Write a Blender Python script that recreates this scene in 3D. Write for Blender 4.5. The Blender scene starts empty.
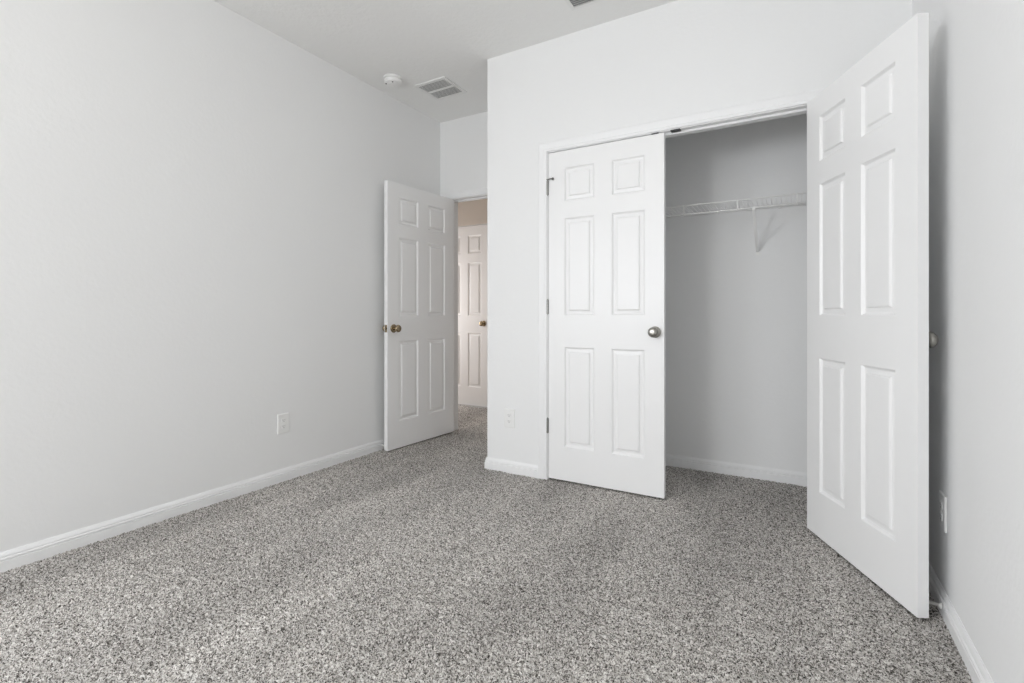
import bpy, bmesh, math, random
from mathutils import Vector, Matrix
random.seed(4)
S = bpy.context.scene
COL = S.collection

# ------------------------------------------------------------------ camera
YAW = math.radians(30.1)          # heading, counter-clockwise from +Y
F_PX = 493.0
H = 1.028
cd = bpy.data.cameras.new('camera')
cam = bpy.data.objects.new('camera', cd); COL.objects.link(cam)
cd.sensor_fit = 'HORIZONTAL'; cd.sensor_width = 36.0
cd.lens = F_PX / 1024 * 36.0
cd.shift_y = -(341.5 - 315.68) / 1024
cd.clip_start = 0.02
cam.location = (0, 0, H)
cam.rotation_euler = (math.pi / 2, 0, YAW)
S.camera = cam

# ------------------------------------------------------------------ world, lights, exposure
w = bpy.data.worlds.new('world'); S.world = w; w.use_nodes = True
bg = w.node_tree.nodes['Background']; bg.inputs[0].default_value = (0.72, 0.84, 1.0, 1); bg.inputs[1].default_value = 1.0
S.view_settings.view_transform = 'Standard'; S.view_settings.look = 'None'
S.view_settings.gamma = 1.0; S.view_settings.use_curve_mapping = False
S.view_settings.exposure = 0.09
S.cycles.use_denoising = True; S.cycles.denoising_input_passes = 'RGB_ALBEDO_NORMAL'; S.cycles.denoising_prefilter = 'NONE'
S.cycles.max_bounces = 16; S.cycles.diffuse_bounces = 12; S.cycles.transparent_max_bounces = 12
S.cycles.sample_clamp_indirect = 10.0

# room numbers (metres); x to the right along the closet wall, y away from the window wall
XL, XR = -2.769, 0.440            # left and right wall
YC, YE = 2.789, 3.497             # closet wall face, entry wall face
YCB = 3.470                       # closet back wall
YB = -3.00                        # window wall behind the camera
XCC = -1.808                      # outside corner of the closet wall
CEIL = 2.754
T = 0.114
HY = 4.600                        # far wall of the hallway
WX0, WX1, WZ0, WZ1 = -2.66, -1.46, 0.80, 2.20

def area(name, loc, rot, sx, sy, power, colr):
    l = bpy.data.lights.new(name, 'AREA'); l.shape = 'RECTANGLE'; l.size = sx; l.size_y = sy
    l.energy = power; l.color = colr
    o = bpy.data.objects.new(name, l); COL.objects.link(o); o.location = loc; o.rotation_euler = rot
    return o
# daylight entering by the window (placed in its opening, facing into the room)
TILT = 28                         # sky light falls inwards and down
area('window_daylight', ((WX0 + WX1) / 2, YB + 0.01, (WZ0 + WZ1) / 2), (math.radians(90 - TILT), 0, 0), WX1 - WX0 - .06, WZ1 - WZ0 - .06, 58, (0.955, 0.972, 1.0))
LY0, LY1 = -1.45, -0.35           # window added in the left wall for fill light, outside the camera's view
area('side_fill', (XL + .005, (LY0 + LY1) / 2, (WZ0 + WZ1) / 2), (math.radians(90 - TILT), 0, math.radians(-90)), LY1 - LY0 - .06, WZ1 - WZ0 - .06, 43, (0.955, 0.972, 1.0))  # added fill light, brightens the right wall and open closet door
FILL_W = 9                       # power of the added fill light under the made-up ceiling lamp (built last)
HW0, HW1 = 0.55, 1.75             # height range of the added hallway fill window
area('hall_fill', (-4.295, 4.11, (HW0 + HW1) / 2), (math.radians(90), 0, math.radians(-90)), .74, HW1 - HW0 - .06, 15, (1.0, .965, .95))  # added fill light, unseen, brightens the hallway door

# ------------------------------------------------------------------ materials
def mat(name, col, rough=0.5, metal=0.0, bump=None, spec=0.5):
    m = bpy.data.materials.new(name); m.use_nodes = True
    nt = m.node_tree; b = nt.nodes['Principled BSDF']
    b.inputs['Base Color'].default_value = (*col, 1); b.inputs['Roughness'].default_value = rough
    b.inputs['Metallic'].default_value = metal
    b.inputs['Specular IOR Level'].default_value = spec
    if bump:
        sc, st, dist = bump
        tc = nt.nodes.new('ShaderNodeTexCoord')
        n = nt.nodes.new('ShaderNodeTexNoise'); n.inputs['Scale'].default_value = sc; n.inputs['Detail'].default_value = 3
        bp = nt.nodes.new('ShaderNodeBump'); bp.inputs['Strength'].default_value = st; bp.inputs['Distance'].default_value = dist
        nt.links.new(tc.outputs['Object'], n.inputs['Vector']); nt.links.new(n.outputs['Fac'], bp.inputs['Height'])
        nt.links.new(bp.outputs['Normal'], b.inputs['Normal'])
    return m
M_WALL = mat('wall_paint', (0.835, 0.838, 0.838), 0.75, 0, (55, 0.25, 0.004), 0.3)
M_CEIL = mat('ceiling_paint', (0.85, 0.85, 0.84), 0.85, 0, (38, 0.45, 0.006), 0.2)
M_HALL = mat('hall_beige', (0.62, 0.565, 0.51), 0.8, 0, (55, 0.2, 0.004), 0.2)  # even beige, darker and warmer than the bedroom walls
M_TRIM = mat('trim_paint', (0.845, 0.847, 0.85), 0.42, 0, None, 0.5)
M_PLASTIC = mat('white_plastic', (0.85, 0.85, 0.84), 0.35)
M_VENT = mat('vent_enamel', (0.80, 0.80, 0.79), 0.45)
M_DUCT_SHADE = mat('duct_shade_grey', (0.30, 0.30, 0.30), 0.9)  # grey stands in for the shade inside a vent duct
M_SLOT = mat('slot_dark', (0.06, 0.06, 0.06), 0.8)
M_NICKEL = mat('satin_nickel', (0.34, 0.33, 0.305), 0.28, 1.0, (300, .05, .001))
M_BRASS = mat('aged_brass', (0.36, 0.29, 0.19), 0.26, 1.0, (300, .05, .001))
M_HINGE = mat('hinge_steel', (0.30, 0.30, 0.29), 0.38, 1.0, (300, .05, .001))
M_WIRE = mat('white_vinyl_wire', (0.86, 0.86, 0.85), 0.35)
M_RUBBER = mat('white_rubber', (0.8, 0.8, 0.78), 0.6)
M_SPRING = mat('spring_steel', (0.75, 0.74, 0.72), 0.45, 1.0)
M_GLOBE = mat('frosted_glass', (0.9, 0.87, 0.8), 0.4)
M_CATCH = mat('blackened_steel', (0.07, 0.07, 0.07), 0.45, 0.6)

def moulded(name, col):
    """white paint over a faint pressed wood grain"""
    m = mat(name, col, 0.36); nt = m.node_tree; b = nt.nodes['Principled BSDF']
    tc = nt.nodes.new('ShaderNodeTexCoord'); mp = nt.nodes.new('ShaderNodeMapping'); mp.inputs['Scale'].default_value = (220, 220, 9)
    n = nt.nodes.new('ShaderNodeTexNoise'); n.inputs['Scale'].default_value = 1; n.inputs['Detail'].default_value = 3
    bp = nt.nodes.new('ShaderNodeBump'); bp.inputs['Strength'].default_value = .12; bp.inputs['Distance'].default_value = .001
    nt.links.new(tc.outputs['Object'], mp.inputs['Vector']); nt.links.new(mp.outputs[0], n.inputs['Vector'])
    nt.links.new(n.outputs['Fac'], bp.inputs['Height']); nt.links.new(bp.outputs['Normal'], b.inputs['Normal'])
    return m
M_DOOR = moulded('door_paint', (0.86, 0.86, 0.86))

def carpet():
    m = bpy.data.materials.new('speckled_carpet'); m.use_nodes = True
    nt = m.node_tree; N = nt.nodes; L = nt.links; b = N['Principled BSDF']
    b.inputs['Roughness'].default_value = 0.95; b.inputs['Specular IOR Level'].default_value = 0.08
    tc = N.new('ShaderNodeTexCoord')
    # wobble the coordinates so that the tufts are not a tidy mosaic
    wn = N.new('ShaderNodeTexNoise'); wn.inputs['Scale'].default_value = 90; wn.inputs['Detail'].default_value = 2
    L.new(tc.outputs['Object'], wn.inputs['Vector'])
    mix = N.new('ShaderNodeMixRGB'); mix.blend_type = 'LINEAR_LIGHT'; mix.inputs[0].default_value = 0.006
    L.new(tc.outputs['Object'], mix.inputs[1]); L.new(wn.outputs['Color'], mix.inputs[2])
    v = N.new('ShaderNodeTexVoronoi'); v.inputs['Scale'].default_value = 270
    L.new(mix.outputs[0], v.inputs['Vector'])
    sep = N.new('ShaderNodeSeparateColor'); L.new(v.outputs['Color'], sep.inputs[0])
    vb = N.new('ShaderNodeTexVoronoi'); vb.inputs['Scale'].default_value = 120; L.new(mix.outputs[0], vb.inputs['Vector'])
    sb = N.new('ShaderNodeSeparateColor'); L.new(vb.outputs['Color'], sb.inputs[0])
    mm = N.new('ShaderNodeMix'); mm.inputs[0].default_value = 0.18; L.new(sep.outputs[0], mm.inputs[2]); L.new(sb.outputs[0], mm.inputs[3])
    r = N.new('ShaderNodeValToRGB'); e = r.color_ramp.elements
    e[0].position = 0.0; e[0].color = (0.045, 0.040, 0.036, 1)
    e[1].position = 1.0; e[1].color = (0.82, 0.80, 0.77, 1)
    for p, c in ((0.17, (0.085, 0.078, 0.070)), (0.31, (0.27, 0.25, 0.232)), (0.50, (0.50, 0.475, 0.445)), (0.72, (0.66, 0.635, 0.605))):
        k = e.new(p); k.color = (*c, 1)
    L.new(mm.outputs[0], r.inputs[0])
    # broad vacuum / foot marks lying away from the window
    mp = N.new('ShaderNodeMapping'); mp.inputs['Rotation'].default_value = (0, 0, math.radians(8)); mp.inputs['Scale'].default_value = (3.0, 0.7, 1)
    L.new(tc.outputs['Object'], mp.inputs['Vector'])
    n2 = N.new('ShaderNodeTexNoise'); n2.inputs['Scale'].default_value = 1.0; n2.inputs['Detail'].default_value = 3
    L.new(mp.outputs[0], n2.inputs['Vector'])
    mr = N.new('ShaderNodeMapRange'); mr.inputs[1].default_value = 0.35; mr.inputs[2].default_value = 0.65; mr.inputs[3].default_value = 0.84; mr.inputs[4].default_value = 1.10
    L.new(n2.outputs['Fac'], mr.inputs[0])
    mul = N.new('ShaderNodeMixRGB'); mul.blend_type = 'MULTIPLY'; mul.inputs[0].default_value = 1
    L.new(r.outputs[0], mul.inputs[1]); L.new(mr.outputs[0], mul.inputs[2])
    L.new(mul.outputs[0], b.inputs['Base Color'])
    # tuft relief
    v2 = N.new('ShaderNodeTexVoronoi'); v2.inputs['Scale'].default_value = 230; L.new(mix.outputs[0], v2.inputs['Vector'])
    bp = N.new('ShaderNodeBump'); bp.invert = True; bp.inputs['Strength'].default_value = 0.35; bp.inputs['Distance'].default_value = 0.004
    L.new(v2.outputs['Distance'], bp.inputs['Height']); L.new(bp.outputs['Normal'], b.inputs['Normal'])
    return m
M_CARPET = carpet()

def glass():
    m = bpy.data.materials.new('window_glass'); m.use_nodes = True; nt = m.node_tree; nt.nodes.remove(nt.nodes['Principled BSDF'])
    t = nt.nodes.new('ShaderNodeBsdfTransparent'); g = nt.nodes.new('ShaderNodeBsdfGlossy'); g.inputs['Roughness'].default_value = .02
    mx = nt.nodes.new('ShaderNodeMixShader'); mx.inputs[0].default_value = .06
    nt.links.new(t.outputs[0], mx.inputs[1]); nt.links.new(g.outputs[0], mx.inputs[2]); nt.links.new(mx.outputs[0], nt.nodes['Material Output'].inputs[0])
    return m
M_GLASS = glass()

# ------------------------------------------------------------------ helpers
def obj(name, bm, m, parent=None, loc=None, rotz=None, smooth=False, bevel=None):
    me = bpy.data.meshes.new(name); bmesh.ops.recalc_face_normals(bm, faces=bm.faces[:])
    bm.to_mesh(me); bm.free()
    for p in me.polygons: p.use_smooth = smooth
    o = bpy.data.objects.new(name, me); COL.objects.link(o); me.materials.append(m)
    if parent: o.parent = parent
    if loc is not None: o.location = loc
    if rotz is not None: o.rotation_euler = (0, 0, rotz)
    if bevel:
        b = o.modifiers.new('bevel', 'BEVEL'); b.width = bevel; b.segments = 2; b.limit_method = 'ANGLE'
    return o
def tag(o, label=None, cat=None, group=None, kind=None):
    if label: o['label'] = label
    if cat: o['category'] = cat
    if group: o['group'] = group
    if kind: o['kind'] = kind
    return o
def empty(name, loc, rotz=0):
    o = bpy.data.objects.new(name, None); COL.objects.link(o); o.location = loc; o.rotation_euler = (0, 0, rotz); o.empty_display_size = .05
    return o
def box(bm, x0, x1, y0, y1, z0, z1, mtx=None):
    vs = [Vector((x, y, z)) for z in (z0, z1) for y in (y0, y1) for x in (x0, x1)]
    if mtx: vs = [mtx @ v for v in vs]
    v = [bm.verts.new(p) for p in vs]
    for f in ((0, 2, 3, 1), (4, 5, 7, 6), (0, 1, 5, 4), (2, 6, 7, 3), (0, 4, 6, 2), (1, 3, 7, 5)):
        bm.faces.new([v[i] for i in f])
def boxes(*bs):
    bm = bmesh.new()
    for b in bs: box(bm, *b)
    return bm
def extrude_profile(bm, prof, p0, p1, nrm, up=(0, 0, 1), m0=0.0, m1=0.0):
    """closed profile of (outward, up) points swept from p0 to p1; m0/m1 mitre: shift along the run per unit of outward"""
    p0, p1, nrm, up = Vector(p0), Vector(p1), Vector(nrm), Vector(up); d = (p1 - p0).normalized()
    a = [bm.verts.new(p0 + nrm * u + up * v + d * (m0 * u)) for u, v in prof]
    b = [bm.verts.new(p1 + nrm * u + up * v + d * (m1 * u)) for u, v in prof]
    n = len(prof)
    for i in range(n): bm.faces.new((a[i], a[(i + 1) % n], b[(i + 1) % n], b[i]))
    bm.faces.new(a); bm.faces.new(b[::-1])
def tube(bm, pts, r, seg=8, cap=True):
    pts = [Vector(p) for p in pts]; rings = []
    for i, p in enumerate(pts):
        if i == 0: d = pts[1] - p
        elif i == len(pts) - 1: d = p - pts[i - 1]
        else: d = pts[i + 1] - pts[i - 1]
        d.normalize(); ref = Vector((0, 0, 1)) if abs(d.z) < .9 else Vector((1, 0, 0))
        u = d.cross(ref).normalized(); v = d.cross(u)
        rings.append([bm.verts.new(p + (u * math.cos(2 * math.pi * k / seg) + v * math.sin(2 * math.pi * k / seg)) * r) for k in range(seg)])
    for a, b in zip(rings, rings[1:]):
        for k in range(seg): bm.faces.new((a[k], a[(k + 1) % seg], b[(k + 1) % seg], b[k]))
    if cap: bm.faces.new(rings[0][::-1]); bm.faces.new(rings[-1])
def lathe(bm, prof, origin, axis, seg=28):
    """prof: (along, radius) points; axis a unit vector"""
    o, a = Vector(origin), Vector(axis).normalized(); ref = Vector((0, 0, 1)) if abs(a.z) < .9 else Vector((1, 0, 0))
    u = a.cross(ref).normalized(); v = a.cross(u); prev = None
    for t, r in prof:
        if r < 1e-6: ring = [bm.verts.new(o + a * t)]
        else: ring = [bm.verts.new(o + a * t + (u * math.cos(2 * math.pi * k / seg) + v * math.sin(2 * math.pi * k / seg)) * r) for k in range(seg)]
        if prev:
            for k in range(seg):
                k2 = (k + 1) % seg
                if len(prev) == 1: bm.faces.new((prev[0], ring[k2], ring[k]))
                elif len(ring) == 1: bm.faces.new((prev[k], prev[k2], ring[0]))
                else: bm.faces.new((prev[k], prev[k2], ring[k2], ring[k]))
        prev = ring

# ------------------------------------------------------------------ room shell
def struct(name, bm, m, label, cat, **k):
    return tag(obj(name, bm, m, **k), label, cat, kind='structure')

HX0, HX1 = -4.3, -0.6             # hallway extent
# carpet: fine grid with a slightly uneven pile surface
import numpy as np
def carpet_floor():
    """cut pile: a fine grid whose points stand at uneven heights"""
    rng = np.random.default_rng(7)
    V, Q = [], []; base = 0
    def patch(x0, x1, y0, y1, st, pile):
        nonlocal base
        nx = max(1, int((x1 - x0) / st)); ny = max(1, int((y1 - y0) / st))
        X, Y = np.meshgrid(np.linspace(x0, x1, nx + 1), np.linspace(y0, y1, ny + 1))
        Z = np.full_like(X, -.003)
        if pile:
            X = X + rng.uniform(-.3, .3, X.shape) * st; Y = Y + rng.uniform(-.3, .3, Y.shape) * st
            Z = rng.uniform(-.0055, .0045, X.shape)
            for a in (Z[0], Z[-1], Z[:, 0], Z[:, -1]): a[:] = -.003
            Y[0], Y[-1] = y0, y1; X[:, 0], X[:, -1] = x0, x1
        V.append(np.stack([X, Y, Z], -1).reshape(-1, 3))
        g = np.arange((nx + 1) * (ny + 1)).reshape(ny + 1, nx + 1) + base
        Q.append(np.stack([g[:-1, :-1], g[:-1, 1:], g[1:, 1:], g[1:, :-1]], -1).reshape(-1, 4)); base += g.size
    patch(XL - .02, XR + .02, .35, 1.6, .0042, True)
    patch(XL - .02, XR + .02, 1.6, 2.9, .0050, True)
    patch(XL - .02, XR + .02, 2.9, YE + T, .0065, True)
    patch(HX0 - .02, HX1 + .02, YE + T, HY + .02, .0090, True)
    patch(XL - .02, XR + .02, YB - .02, .35, .5, False)
    V = np.concatenate(V); Q = np.concatenate(Q)
    me = bpy.data.meshes.new('floor'); me.vertices.add(len(V)); me.vertices.foreach_set('co', V.ravel().astype('f'))
    me.loops.add(Q.size); me.loops.foreach_set('vertex_index', Q.ravel().astype('i'))
    me.polygons.add(len(Q)); me.polygons.foreach_set('loop_start', np.arange(0, Q.size, 4, dtype='i'))
    me.update(calc_edges=True); me.polygons.foreach_set('use_smooth', np.ones(len(Q), dtype=bool))
    o = bpy.data.objects.new('floor', me); COL.objects.link(o); me.materials.append(M_CARPET)
    return tag(o, 'grey speckled cut-pile carpet over the whole bedroom, closet and hallway', 'carpet', kind='structure')
floor = carpet_floor()

struct('ceiling', boxes((XL - .1, XR + .1, YB - .1, YE + T, CEIL, CEIL + .1)), M_CEIL, 'pale textured bedroom ceiling', 'ceiling')
struct('wall_left', boxes((XL - .1, XL, LY1, YE + .02, -.05, CEIL), (XL - .1, XL, YB - .1, LY0, -.05, CEIL), (XL - .1, XL, LY0, LY1, -.05, WZ0), (XL - .1, XL, LY0, LY1, WZ1, CEIL)), M_WALL, 'long plain white wall on the left', 'wall')
struct('wall_right', boxes((XR, XR + .1, YB - .1, YE + T, -.05, CEIL)), M_WALL, 'white wall at the right edge behind the open closet door', 'wall')
struct('wall_window', boxes((XL - .1, XR + .1, YB - .12, YB, -.05, WZ0), (XL - .1, XR + .1, YB - .12, YB, WZ1, CEIL),
       (XL - .1, WX0, YB - .12, YB, WZ0, WZ1), (WX1, XR + .1, YB - .12, YB, WZ0, WZ1)), M_WALL, 'white wall with the window, behind the camera', 'wall')
# closet front wall with the double-door opening
OX0, OX1, OZ = -1.3555, 0.0725, 2.050    # finished opening (between jamb faces)
J = 0.018
struct('wall_closet', boxes((XCC, OX0 - J, YC, YC + T, -.05, CEIL), (OX1 + J, XR, YC, YC + T, -.05, CEIL),
       (OX0 - J, OX1 + J, YC, YC + T, OZ + J, CEIL), (XCC, XCC + T, YC + T, YE, -.05, CEIL)), M_WALL, 'white closet wall with the wide double-door opening', 'wall')
struct('wall_closet_back', boxes((XCC + T, XR, YCB, YE, -.05, CEIL)), M_WALL, 'back wall inside the open closet', 'wall')
# entry wall with the bedroom doorway
EX0, EX1, EZ = -2.6590, -1.8830, 2.050
struct('wall_entry', boxes((XL, EX0 - J, YE, YE + T, -.05, CEIL), (EX1 + J, XR, YE, YE + T, -.05, CEIL),
       (EX0 - J, EX1 + J, YE, YE + T, EZ + J, CEIL)), M_WALL, 'short white wall above the bedroom doorway', 'wall')
# hallway
DX0, DX1 = -3.634, -2.962
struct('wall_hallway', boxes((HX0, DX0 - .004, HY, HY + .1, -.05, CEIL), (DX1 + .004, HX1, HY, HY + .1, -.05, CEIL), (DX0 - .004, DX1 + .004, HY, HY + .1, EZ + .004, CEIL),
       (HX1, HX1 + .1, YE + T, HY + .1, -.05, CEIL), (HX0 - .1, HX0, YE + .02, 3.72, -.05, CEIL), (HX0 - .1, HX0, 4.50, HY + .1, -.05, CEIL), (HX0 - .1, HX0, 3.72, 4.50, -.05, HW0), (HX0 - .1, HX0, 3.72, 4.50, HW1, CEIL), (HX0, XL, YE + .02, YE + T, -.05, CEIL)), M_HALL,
       'darker beige hallway wall seen through the doorway', 'wall')
struct('sky_block_panel', boxes((DX0 - .3, DX1 + .3, HY + .1, HY + .14, -.05, 2.3)), M_HALL, 'unseen panel added to keep out sky light behind the closed hallway door', 'wall')  # added panel, stops the sky leaking in under the hallway door
struct('ceiling_hallway', boxes((HX0 - .1, HX1 + .1, YE + T, HY + .1, CEIL, CEIL + .1)), M_CEIL, 'hallway ceiling beyond the doorway', 'ceiling')

# baseboards
BB = [(0, -.009), (.0145, -.009), (.0145, .041), (.0105, .0430), (.0105, .0462), (.0142, .0485), (.0142, .0530), (.0090, .0555), (.0105, .0605), (.0085, .067), (.0050, .073), (.0030, .077), (0, .077)]
def base(name, runs, label):
    bm = bmesh.new()
    for p0, p1, n, m0, m1 in runs: extrude_profile(bm, BB, p0, p1, n, (0, 0, 1), m0, m1)
    return struct(name, bm, M_TRIM, label, 'baseboard')
CW = .057; RV = .005
base('baseboard_left', [((XL, YB, 0), (XL, YE, 0), (1, 0, 0), 1, -1)], 'white grooved baseboard along the long left wall')
base('baseboard_right', [((XR, YB, 0), (XR, YC, 0), (-1, 0, 0), 1, -1)], 'white grooved baseboard along the right wall')
base('baseboard_closet', [((XCC, YC, 0), (OX0 - RV - CW, YC, 0), (0, -1, 0), -1, 0), ((XCC, YE, 0), (XCC, YC, 0), (-1, 0, 0), 0, 1)], 'short white baseboard wrapping the closet wall corner')
base('baseboard_closet_right', [((OX1 + RV + CW, YC, 0), (XR, YC, 0), (0, -1, 0), 0, -1)], 'short baseboard behind the wide-open closet door')
base('baseboard_closet_back', [((XCC + T, YCB, 0), (XR, YCB, 0), (0, -1, 0), 0, 0), ((XCC + T, YC + T, 0), (XCC + T, YCB, 0), (1, 0, 0), 0, -1), ((XR, YC + T, 0), (XR, YCB, 0), (-1, 0, 0), 0, -1)], 'white baseboard inside the closet')
base('baseboard_window', [((XL, YB, 0), (XR, YB, 0), (0, 1, 0), 1, -1)], 'baseboard below the window')
base('baseboard_hallway', [((HX0, HY, 0), (DX0 - RV - CW, HY, 0), (0, -1, 0), 0, 0), ((DX1 + RV + CW, HY, 0), (HX1, HY, 0), (0, -1, 0), 0, 0)], 'baseboard in the hallway')

# door casings, jambs and stops
CP = [(0, 0), (.0095, 0), (.0110, .006), (.0110, .014), (.0085, .017), (.0105, .024), (.0140, .040), (.0155, .050), (.0135, .057), (0, .057)]   # (outward, away from the opening)
def casing(bm, x0, x1, zt, y, ny):
    a, b, z = x0 - RV, x1 + RV, zt + RV
    def run(pa, pb, up, k0, k1):
        d = (Vector(pb) - Vector(pa)).normalized(); up = Vector(up); n = Vector((0, ny, 0))
        A = [bm.verts.new(Vector(pa) + n * u + up * v + d * (k0 * v)) for u, v in CP]; B = [bm.verts.new(Vector(pb) + n * u + up * v + d * (k1 * v)) for u, v in CP]
        m = len(CP)
        for i in range(m): bm.faces.new((A[i], A[(i + 1) % m], B[(i + 1) % m], B[i]))
        bm.faces.new(A); bm.faces.new(B[::-1])
    run((a, y, -.009), (a, y, z), (-1, 0, 0), 0, 1)
    run((b, y, -.009), (b, y, z), (1, 0, 0), 0, 1)
    run((a, y, z), (b, y, z), (0, 0, 1), -1, 1)
def doorway(name, x0, x1, zt, y0, y1, stop_y, label, sides=(1, 1), J=J):
    """y0 < y1: the two wall faces; stop_y the room-side face of the stop"""
    r = empty(name, ((x0 + x1) / 2, y0, 0)); tag(r, label, 'door frame', kind='structure')
    off = Vector(r.location)
    def add(nm, bm):
        bmesh.ops.translate(bm, vec=-off, verts=bm.verts[:]); return obj(nm, bm, M_TRIM, r)
    if sides[0]:
        bm = bmesh.new(); casing(bm, x0, x1, zt, y0, -1); add('casing', bm)
    if sides[1]:
        bm = bmesh.new(); casing(bm, x0, x1, zt, y1, 1); add('casing', bm)
    add('jamb', boxes((x0 - J, x0, y0, y1, -.009, zt + J), (x1, x1 + J, y0, y1, -.009, zt + J), (x0, x1, y0, y1, zt, zt + J)))
    add('door_stop_strip', boxes((x0, x0 + .010, stop_y, stop_y + .034, -.009, zt), (x1 - .010, x1, stop_y, stop_y + .034, -.009, zt), (x0 + .010, x1 - .010, stop_y, stop_y + .034, zt - .012, zt)))
    return r
tr1 = doorway('trim_1', OX0, OX1, OZ, YC, YC + T, YC + .0375, 'white moulded frame around the double closet opening', (1, 1))
tr2 = doorway('trim_2', EX0, EX1, EZ, YE, YE + T, YE + .040, 'white frame of the bedroom doorway beside the closet wall', (0, 1))
# bedroom-side casing of the entry (squeezed between the walls)
bm = bmesh.new(); casing(bm, EX0, EX1 - .0, EZ, YE, -1)
for v in bm.verts: v.co.x = min(v.co.x, XCC - .0005); v.co -= Vector(tr2.location)
bm.normal_update(); obj('casing', bm, M_TRIM, tr2)
tr3 = doorway('trim_3', DX0, DX1, EZ, HY, HY + .1, HY + .0375, 'frame of the closed hallway door', (0, 0), .004)
# ball-catch strike plates on the closet head jamb
for x0, x1 in ((-.711, -.672), (-.607, -.556)):
    b = boxes((x0, x1, YC - .003, YC + .030, OZ - .0055, OZ)); bmesh.ops.translate(b, vec=-Vector(tr1.location), verts=b.verts[:])
    o = obj('strike_plate', b, M_CATCH, tr1); o['label'] = 'dark metal catch plate'

# ------------------------------------------------------------------ six-panel doors
DH, DT = 2.032, .035
RINGS = [(0, 0), (.002, .0006), (.010, .0100), (.015, .0108), (.0300, .0088), (.0345, .0024), (.0385, .0012)]
def six_panel(w):
    """slab from x 0..w, y 0 (front) .. DT (back), z 0..DH; returns frame bm and list of panel bms"""
    st = .107 * w / .711; mu = .104 * w / .711; cw = (w - 2 * st - mu) / 2
    xs = [0, st, st + cw, st + cw + mu, w - st, w]; zs = [0, .206, .822, 1.015, 1.617, 1.720, 1.927, DH]
    fr = bmesh.new(); panels = []
    for side in (0, 1):
        Y = lambda d: d if side == 0 else DT - d
        def q(bm, a):
            f = [bm.verts.new(p) for p in a]; bm.faces.new(f if side == 0 else f[::-1])
        for i in range(5):
            for k in range(7):
                if i in (1, 3) and k in (1, 3, 5): continue
                q(fr, [(xs[i], Y(0), zs[k]), (xs[i + 1], Y(0), zs[k]), (xs[i + 1], Y(0), zs[k + 1]), (xs[i], Y(0), zs[k + 1])])
    n = 0
    for k in (1, 3, 5):
        for i in (1, 3):
            pb = bmesh.new()
            for side in (0, 1):
                Y = lambda d: d if side == 0 else DT - d
                prev = None
                for o_, d in RINGS:
                    a = [(xs[i] + o_, Y(d), zs[k] + o_), (xs[i + 1] - o_, Y(d), zs[k] + o_), (xs[i + 1] - o_, Y(d), zs[k + 1] - o_), (xs[i] + o_, Y(d), zs[k + 1] - o_)]
                    ring = [pb.verts.new(p) for p in a]
                    if prev:
                        for e in range(4):
                            f = (prev[e], prev[(e + 1) % 4], ring[(e + 1) % 4], ring[e]); pb.faces.new(f if side == 0 else f[::-1])
                    prev = ring
                pb.faces.new(prev if side == 0 else prev[::-1])
            panels.append(pb)
    # edges
    for a in (((0, 0, 0), (0, 0, DH), (0, DT, DH), (0, DT, 0)), ((w, 0, 0), (w, DT, 0), (w, DT, DH), (w, 0, DH)),
              ((0, 0, 0), (0, DT, 0), (w, DT, 0), (w, 0, 0)), ((0, 0, DH), (w, 0, DH), (w, DT, DH), (0, DT, DH))):
        fr.faces.new([fr.verts.new(p) for p in a])
    bmesh.ops.remove_doubles(fr, verts=fr.verts[:], dist=1e-6)
    return fr, panels

ROS = [(0, .0), (0, .031), (.003, .0325), (.006, .031), (.009, .024), (.010, .0125)]
KNB = [(.010, .0125), (.026, .0105), (.032, .013), (.037, .0215), (.043, .0265), (.050, .0285), (.056, .0275), (.061, .0235), (.0645, .0165), (.0655, .0085), (.0655, 0)]
def knob(parent, x, z, side, m, dark_spot=False):
    y = 0 if side == 0 else DT; ax = (0, -1 if side == 0 else 1, 0)
    bm = bmesh.new(); lathe(bm, ROS, (x, y, z), ax); lathe(bm, KNB, (x, y, z), ax, 32)
    k = obj('door_knob', bm, m, parent, smooth=True)
    if dark_spot:
        bm = bmesh.new(); lathe(bm, [(.0652, 0), (.0652, .0032), (.0665, .0028), (.0665, 0)], (x, y, z), ax, 12)
        h = obj('reflection_spot', bm, M_HINGE, k)  # raised disc stands in for a dark reflection on the knob
    return k
def hinge(parent, x, y, z, leafdir=1, stop=False):
    bm = bmesh.new()
    for a, b in ((-.0445, -.027), (-.0265, -.009), (-.0085, .009), (.0095, .0265), (.027, .0445)):
        lathe(bm, [(a, 0), (a, .0080), (b, .0080), (b, 0)], (x, y, z), (0, 0, 1), 14)
    lathe(bm, [(.0445, 0), (.0445, .0046), (.0485, .004), (.049, 0)], (x, y, z), (0, 0, 1), 12)
    lathe(bm, [(-.0445, 0), (-.0445, .0046), (-.0485, .004), (-.049, 0)], (x, y, z), (0, 0, 1), 12)
    h = obj('hinge', bm, M_HINGE, parent, smooth=False)
    if stop:
        bm = bmesh.new(); lathe(bm, [(.049, 0), (.049, .010), (.053, .010), (.053, 0)], (x, y, z), (0, 0, 1), 14)
        tube(bm, [(x, y, z + .051), (x + .020, y - .012, z + .051), (x + .042, y - .010, z + .051)], .0038, 8)
        lathe(bm, [(0, 0), (0, .008), (.006, .008), (.006, 0)], (x + .037, y - .008, z + .051), (.3, 1, 0), 12)
        s = obj('hinge_pin_stop', bm, M_HINGE, h)
    return h
GAP = .013
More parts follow.
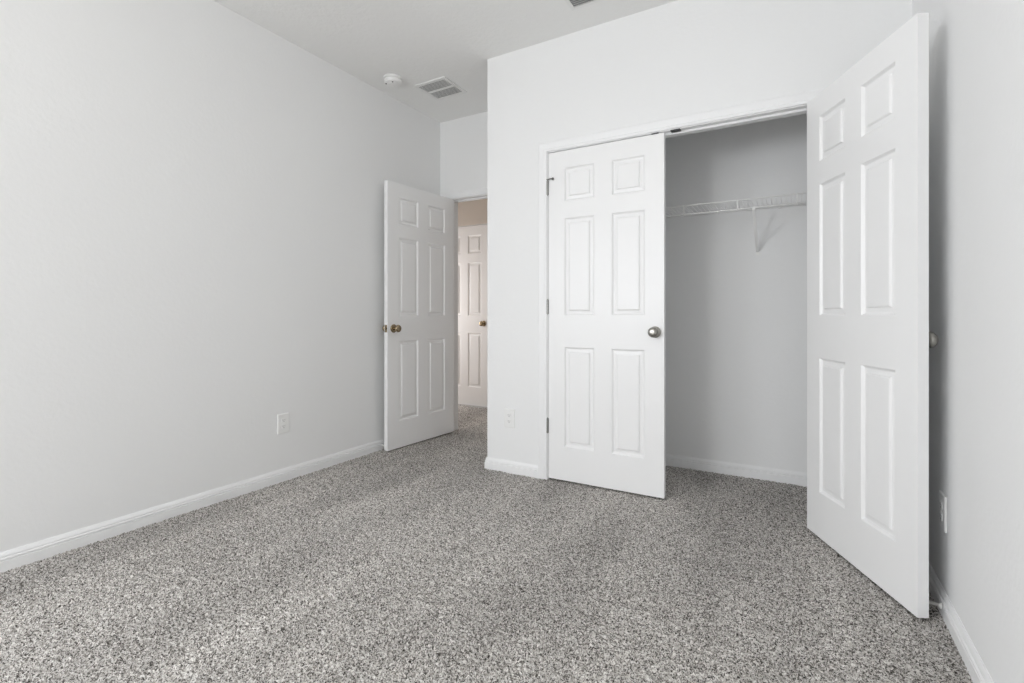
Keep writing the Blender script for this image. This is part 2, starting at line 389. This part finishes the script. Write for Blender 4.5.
def door(name, w, pin, phi, handed, label, knobs, latch=None, hinges=(.32, 1.07, 1.82), pin_stop=False, mats=M_DOOR):
    """local frame: front face y=0 (hinge side, pins on this side), x runs from the hinge. handed -1 mirrors x."""
    r = None
    fr, pans = six_panel(w)
    def mir(bm):
        if handed < 0:
            for v in bm.verts: v.co.x = -v.co.x
            bmesh.ops.reverse_faces(bm, faces=bm.faces[:])
        return bm
    r = obj(name, mir(fr), mats); tag(r, label, 'door', kind='structure')
    bv = r.modifiers.new('bevel', 'BEVEL'); bv.width = .0015; bv.segments = 2; bv.limit_method = 'ANGLE'; bv.angle_limit = math.radians(60)
    r.location = pin; r.rotation_euler = (0, 0, phi)
    for pb in pans:
        me = bpy.data.meshes.new('panel'); mir(pb); pb.normal_update(); pb.to_mesh(me); pb.free(); me.materials.append(mats)
        o = bpy.data.objects.new('panel', me); COL.objects.link(o); o.parent = r
    for (side, m, x, z, dark_spot) in knobs: knob(r, x * handed, z - GAP, side, m, dark_spot)
    for i, hz in enumerate(hinges): hinge(r, -.005 * handed, -.004, hz, stop=(pin_stop and i == 2))
    if latch:
        zl, m = latch
        x = w * handed; bm = boxes((min(x, x + .0012 * handed), max(x, x + .0012 * handed), DT / 2 - .0125, DT / 2 + .0125, zl - GAP - .028, zl - GAP + .028))
        o = obj('latch_plate', bm, m, r, bevel=.0004)
        bm = bmesh.new(); lathe(bm, [(0, 0), (0, .0075), (.009, .0065), (.010, 0)], (x, DT / 2, zl - GAP), (handed, 0, 0), 14)
        obj('latch_bolt', bm, m, o)
    return r
# left closet leaf, closed
W_C = .711
d1 = door('door_1', .7110, (OX0 + .003, YC + .001, GAP), 0, 1, 'closed six-panel white closet door with a round nickel knob, left leaf of the pair',
     [(0, M_NICKEL, .662, .936, True)], None, hinges=(.327, 1.071, 1.816), pin_stop=True)
# right closet leaf, swung wide open towards the right wall (opened 116 degrees about its pin)
d2 = door('door_2', .7095, (OX1 - .003, 2.7685, GAP), math.radians(115.96), -1, 'closet door swung wide open beside the right wall, large six-panel white leaf',
     [(0, M_NICKEL, .645, .944, False)], None, hinges=(.327, 1.071, 1.816))
# bedroom door, opened almost against the left wall. seen face = the face that is outside when shut
a = math.radians(93.31)
d3 = door('door_3', .7620, (-2.6134 - DT * math.sin(a), 3.4872 - DT * math.cos(a), GAP), -a, 1, 'open six-panel bedroom door with brass knob standing against the left wall',
     [(0, M_BRASS, .703, .931, False), (1, M_BRASS, .703, .931, False)], (.931, M_BRASS), hinges=(.327, 1.071, 1.816))
# hallway door, closed
d4 = door('door_4', .665, (DX0 + .003, HY + .001, GAP), 0, 1, 'closed white hallway door with small brass knob seen through the doorway',
     [(0, M_BRASS, .600, .940, False)], None, hinges=())

# ------------------------------------------------------------------ window behind the camera, and two windows added for fill light
def window(name, centre, rotz, wd, z0, z1, label):
    """local frame: opening in the plane y=0, outside towards -y, x centred"""
    r = empty(name, (centre[0], centre[1], z0), rotz); tag(r, label, 'window', kind='structure')
    a, h, f = wd / 2, z1 - z0, .035; zm = h / 2
    obj('window_frame', boxes((-a, -a + f, -.09, -.04, 0, h), (a - f, a, -.09, -.04, 0, h), (-a + f, a - f, -.09, -.04, 0, f), (-a + f, a - f, -.09, -.04, h - f, h), (-a + f, a - f, -.085, -.045, zm - .02, zm + .02)), M_TRIM, r)
    obj('glass_pane', boxes((-a + f, a - f, -.068, -.064, f, zm - .02)), M_GLASS, r)
    obj('glass_pane', boxes((-a + f, a - f, -.068, -.064, zm + .02, h - f)), M_GLASS, r)
    obj('window_sill', boxes((-a - .03, a + .03, 0, .03, -.018, 0), (-a, a, -.04, 0, -.018, 0)), M_TRIM, r)
window('window_1', ((WX0 + WX1) / 2, YB), 0, WX1 - WX0, WZ0, WZ1, 'white-framed bedroom window behind the camera')
window('fill_window_side', (XL, (LY0 + LY1) / 2), math.radians(-90), LY1 - LY0, WZ0, WZ1, 'window added in the left wall for fill light, outside the view')
window('fill_window_hall', (HX0, 4.11), math.radians(-90), .78, HW0, HW1, 'window added at the end of the hallway for fill light, outside the view')

# ------------------------------------------------------------------ wire closet shelf
def wire_shelf():
    z1, z0 = 1.705, 1.652; yf, yb = 3.165, YCB - .006; xa, xb = XCC + T + .004, XR - .004
    ctr = Vector(((xa + xb) / 2, YCB, z1)); r = empty('wire_shelf', ctr)
    tag(r, 'white ventilated wire shelf running across the back of the closet', 'shelf')
    def add(nm, bm, m=M_WIRE, par=r, **k):
        bmesh.ops.translate(bm, vec=-ctr, verts=bm.verts[:]); return obj(nm, bm, m, par, **k)
    bm = bmesh.new(); tube(bm, [(xa, yf, z1), (xb, yf, z1)], .0042); tube(bm, [(xa, yf, z0), (xb, yf, z0)], .0044); add('front_rail', bm, smooth=True)
    bm = bmesh.new()
    for y in (yb,): tube(bm, [(xa, y, z1 - .0045), (xb, y, z1 - .0045)], .003)
    add('cross_rail', bm, smooth=True)
    bm = bmesh.new(); n = int((xb - xa) / .0254)
    for i in range(n + 1):
        x = xa + .006 + i * .0254
        if x > xb: break
        tube(bm, [(x, yb, z1), (x, yf, z1 + .001)], .0010, 6)
    o = add('deck_wires', bm, smooth=True); o['kind'] = 'stuff'
    x = -.306 - .3035 * 4
    while x < xb:
        if x > xa:
            bm = bmesh.new(); tube(bm, [(x, yf + .0005, z1 + .002), (x, yf - .003, z1 - .01), (x, yf - .003, z0 + .008), (x, yf, z0 - .004)], .0042); add('lip_wire', bm, smooth=True)
        x += .3035
    for bx in (-.220, -1.20):
        bm = bmesh.new()
        fy, fz = YCB - .004, 1.432
        d = Vector((0, yf - fy, z0 - .004 - fz)); u = d.normalized(); nrm = u.cross(Vector((1, 0, 0)))
        P0 = Vector((bx, fy, fz)); P1 = P0 + d; hw = .0085; hh = .003
        for s in (-1, 1):
            pass
        vs = [bm.verts.new(p + Vector((sx * hw, 0, 0)) + nrm * (sy * hh)) for p in (P0, P1) for sx, sy in ((-1, -1), (1, -1), (1, 1), (-1, 1))]
        for q_ in ((0, 1, 2, 3), (7, 6, 5, 4), (0, 4, 5, 1), (1, 5, 6, 2), (2, 6, 7, 3), (3, 7, 4, 0)): bm.faces.new([vs[i] for i in q_])
        box(bm, bx - .008, bx + .008, yf - .004, yf + .004, z0 - .012, z0 + .006)
        br = add('support_brace', bm)
        bm = bmesh.new(); box(bm, bx - .008, bx + .008, YCB - .0035, YCB - .0005, fz - .022, fz + .016); lathe(bm, [(0, 0), (0, .004), (.002, .003), (.002, 0)], (bx, YCB - .0035, fz - .014), (0, -1, 0), 10)
        bmesh.ops.translate(bm, vec=-ctr, verts=bm.verts[:]); obj('wall_plate', bm, M_WIRE, br)
    for k in range(6):
        x = xa + .15 + k * .36
        bm = bmesh.new(); box(bm, x - .008, x + .008, YCB - .014, YCB - .0005, z1 - .012, z1 + .006); add('wall_clip', bm, M_PLASTIC)
wire_shelf()

# ------------------------------------------------------------------ outlets
def outlet(loc, rotz, label, w=.078, h=.122, slots=True):
    """plate facing local -y, centred on loc"""
    r = empty('electrical_outlet', loc, rotz); tag(r, label, 'outlet')
    bm = bmesh.new(); b_ = .004
    A = [bm.verts.new(p) for p in ((-w / 2, 0, -h / 2), (w / 2, 0, -h / 2), (w / 2, 0, h / 2), (-w / 2, 0, h / 2))]
    B = [bm.verts.new(p) for p in ((-w / 2, -.004, -h / 2), (w / 2, -.004, -h / 2), (w / 2, -.004, h / 2), (-w / 2, -.004, h / 2))]
    C_ = [bm.verts.new(p) for p in ((-w / 2 + b_, -.0065, -h / 2 + b_), (w / 2 - b_, -.0065, -h / 2 + b_), (w / 2 - b_, -.0065, h / 2 - b_), (-w / 2 + b_, -.0065, h / 2 - b_))]
    for P_, Q_ in ((A, B), (B, C_)):
        for i in range(4): bm.faces.new((P_[i], P_[(i + 1) % 4], Q_[(i + 1) % 4], Q_[i]))
    bm.faces.new(C_); bm.faces.new(A[::-1])
    obj('wall_plate', bm, M_PLASTIC, r)
    for s in (-1, 1):
        bm = bmesh.new(); zc = s * .0195; n = 24; ring = []
        for k in range(n):
            t = 2 * math.pi * k / n; x = .0172 * math.cos(t); z = max(-.0138, min(.0138, .0172 * math.sin(t)))
            ring.append((x, z))
        a_ = [bm.verts.new((x, -.0063, z + zc)) for x, z in ring]; b2 = [bm.verts.new((x * .97, -.0088, z * .97 + zc)) for x, z in ring]
        for k in range(n): bm.faces.new((a_[k], a_[(k + 1) % n], b2[(k + 1) % n], b2[k]))
        bm.faces.new(b2)
        rc = obj('receptacle', bm, M_PLASTIC, r)
        bm = boxes((-.0078, -.0058, -.0092, -.0086, zc - .001, zc + .0075), (.0055, .0075, -.0092, -.0086, zc, zc + .0065)); lathe(bm, [(0, 0), (0, .0024), (.0006, .0024), (.0006, 0)], (0, -.0086, zc - .006), (0, -1, 0), 10)
        so = obj('slots', bm, M_SLOT, rc); so['label'] = 'dark plug slots'
    bm = bmesh.new(); lathe(bm, [(.0063, 0), (.0063, .003), (.0078, .0022), (.0078, 0)], (0, 0, 0), (0, -1, 0), 12); obj('screw', bm, M_PLASTIC, r)
    return r
outlet((XL, 1.938, .359), math.pi / 2, 'white duplex outlet low on the long left wall')
outlet((-1.634, YC, .356), 0, 'white duplex outlet between the closet wall corner and the closed closet door')
outlet((XR, 2.239, .347), -math.pi / 2, 'white duplex outlet on the right wall, half shaded behind the open closet door')

# ------------------------------------------------------------------ smoke detector
r = empty('smoke_detector', (-2.545, 2.668, CEIL)); tag(r, 'round white smoke detector on the ceiling near the left wall', 'smoke detector')
bm = bmesh.new(); lathe(bm, [(0, 0), (0, .070), (-.006, .071), (-.012, .068), (-.012, 0)], (0, 0, 0), (0, 0, 1), 36); obj('mounting_base', bm, M_PLASTIC, r, smooth=False)
bm = bmesh.new(); lathe(bm, [(-.012, 0), (-.012, .060), (-.016, .0635), (-.032, .0615), (-.039, .055), (-.042, .044), (-.043, 0)], (0, 0, 0), (0, 0, 1), 36); hs = obj('housing', bm, M_PLASTIC, r, smooth=True)
bm = bmesh.new(); lathe(bm, [(-.042, .0), (-.042, .011), (-.0450, .010), (-.0450, 0)], (-.018, -.016, 0), (0, 0, 1), 16); o = obj('test_button', bm, M_VENT, hs)
for hx, hy, hr in ((.022, -.030, .006), (-.040, -.030, .0055)):
    bm = bmesh.new(); lathe(bm, [(-.038, 0), (-.038, hr), (-.0440, hr), (-.0440, 0)], (hx, hy, 0), (0, 0, 1), 12)
    o = obj('sounder_hole', bm, M_SLOT, hs); o['label'] = 'small dark sounder opening'

# ------------------------------------------------------------------ ceiling vents
def vent(x0, x1, y0, y1, fw, ns, label, tilt, mull=True, blade=.016):
    c = Vector(((x0 + x1) / 2, (y0 + y1) / 2, CEIL)); r = empty('ceiling_vent', c); tag(r, label, 'vent')
    def add(nm, bm, m, **k):
        bmesh.ops.translate(bm, vec=-c, verts=bm.verts[:]); return obj(nm, bm, m, r, **k)
    ia, ib, ja, jb = x0 + fw, x1 - fw, y0 + fw, y1 - fw; zb = CEIL - .007
    fb = boxes((x0, x1, y0, ja, zb, CEIL), (x0, x1, jb, y1, zb, CEIL), (x0, ia, ja, jb, zb, CEIL), (ib, x1, ja, jb, zb, CEIL))
    ym = (ja + jb) / 2
    if mull: box(fb, ia, ib, ym - .007, ym + .007, zb, CEIL)
    add('frame', fb, M_VENT)
    add('duct_shade_sheet', boxes((ia, ib, ja, jb, CEIL - .0012, CEIL - .0002)), M_DUCT_SHADE)  # flat sheet, nothing cut open; the duct's shade is its colour
    spans = ((ja, ym - .007), (ym + .007, jb)) if mull else ((ja, jb),)
    for a_, b_ in spans:
        for k in range(ns):
            y = a_ + (b_ - a_) * (k + .5) / ns; bm = bmesh.new()
            m4 = Matrix.Translation((0, y, CEIL - .0055)) @ Matrix.Rotation(tilt, 4, 'X')
            box(bm, ia, ib, -blade / 2, blade / 2, -.0005, .0005, m4)
            add('slat', bm, M_VENT)
vent(-2.490, -2.203, 2.828, 3.115, .024, 7, 'square white return-air vent on the ceiling beside the smoke detector', math.radians(14), True, .0125)
vent(-1.100, -.800, 2.405, 2.575, .020, 8, 'ceiling supply vent cut off by the top edge of the view', math.radians(32), False, .0080)

# ------------------------------------------------------------------ spring door stops
def spring_stop(base_pt, direction, length, label):
    r = empty('spring_door_stop', base_pt); tag(r, label, 'door stop')
    d = Vector(direction).normalized(); ref = Vector((0, 0, 1)); u = d.cross(ref).normalized(); v = d.cross(u)
    bm = bmesh.new(); lathe(bm, [(0, 0), (0, .011), (.004, .010), (.008, .006), (.008, 0)], (0, 0, 0), d, 16); obj('mount', bm, M_RUBBER, r)
    bm = bmesh.new(); pts = []; n = 26
    for k in range(n * 8 + 1):
        t = 2 * math.pi * k / 8; s = .008 + (length - .018) * k / (n * 8); rr = .0052
        pts.append(d * s + (u * math.cos(t) + v * math.sin(t)) * rr)
    tube(bm, pts, .0012, 5); obj('spring', bm, M_SPRING, r)
    bm = bmesh.new(); lathe(bm, [(length - .012, 0), (length - .012, .0075), (length - .003, .0085), (length, .006), (length, 0)], (0, 0, 0), d, 16); obj('rubber_tip', bm, M_RUBBER, r)
spring_stop((XR - .0145, 2.193, .036), (-1, .10, .10), .072, 'spring door stop on the right baseboard behind the open closet door')
spring_stop((XL + .0145, 2.775, .032), (1, 0, 0), .068, 'spring door stop on the left baseboard behind the bedroom door')

# ------------------------------------------------------------------ ceiling lamp added for fill light, unseen above and behind the camera's view
LX, LY = -1.20, 0.10
r = empty('fill_ceiling_lamp', (LX, LY, CEIL)); tag(r, 'round flush ceiling lamp added for fill light, above the view', 'lamp')
bm = bmesh.new(); lathe(bm, [(0, 0), (0, .17), (-.02, .17), (-.02, 0)], (0, 0, 0), (0, 0, 1), 32); obj('fill_lamp_base', bm, M_NICKEL, r)
bm = bmesh.new(); lathe(bm, [(-.02, .16), (-.045, .152), (-.07, .125), (-.088, .08), (-.094, 0)], (0, 0, 0), (0, 0, 1), 32); obj('fill_lamp_globe', bm, M_GLOBE, r, smooth=True)
l = bpy.data.lights.new('fill_light', 'POINT'); l.energy = FILL_W; l.color = (1.0, .95, .87); l.shadow_soft_size = .12  # added fill light, hung below the unlit globe
o = bpy.data.objects.new('fill_light', l); COL.objects.link(o); o.location = (LX, LY, CEIL - .26)
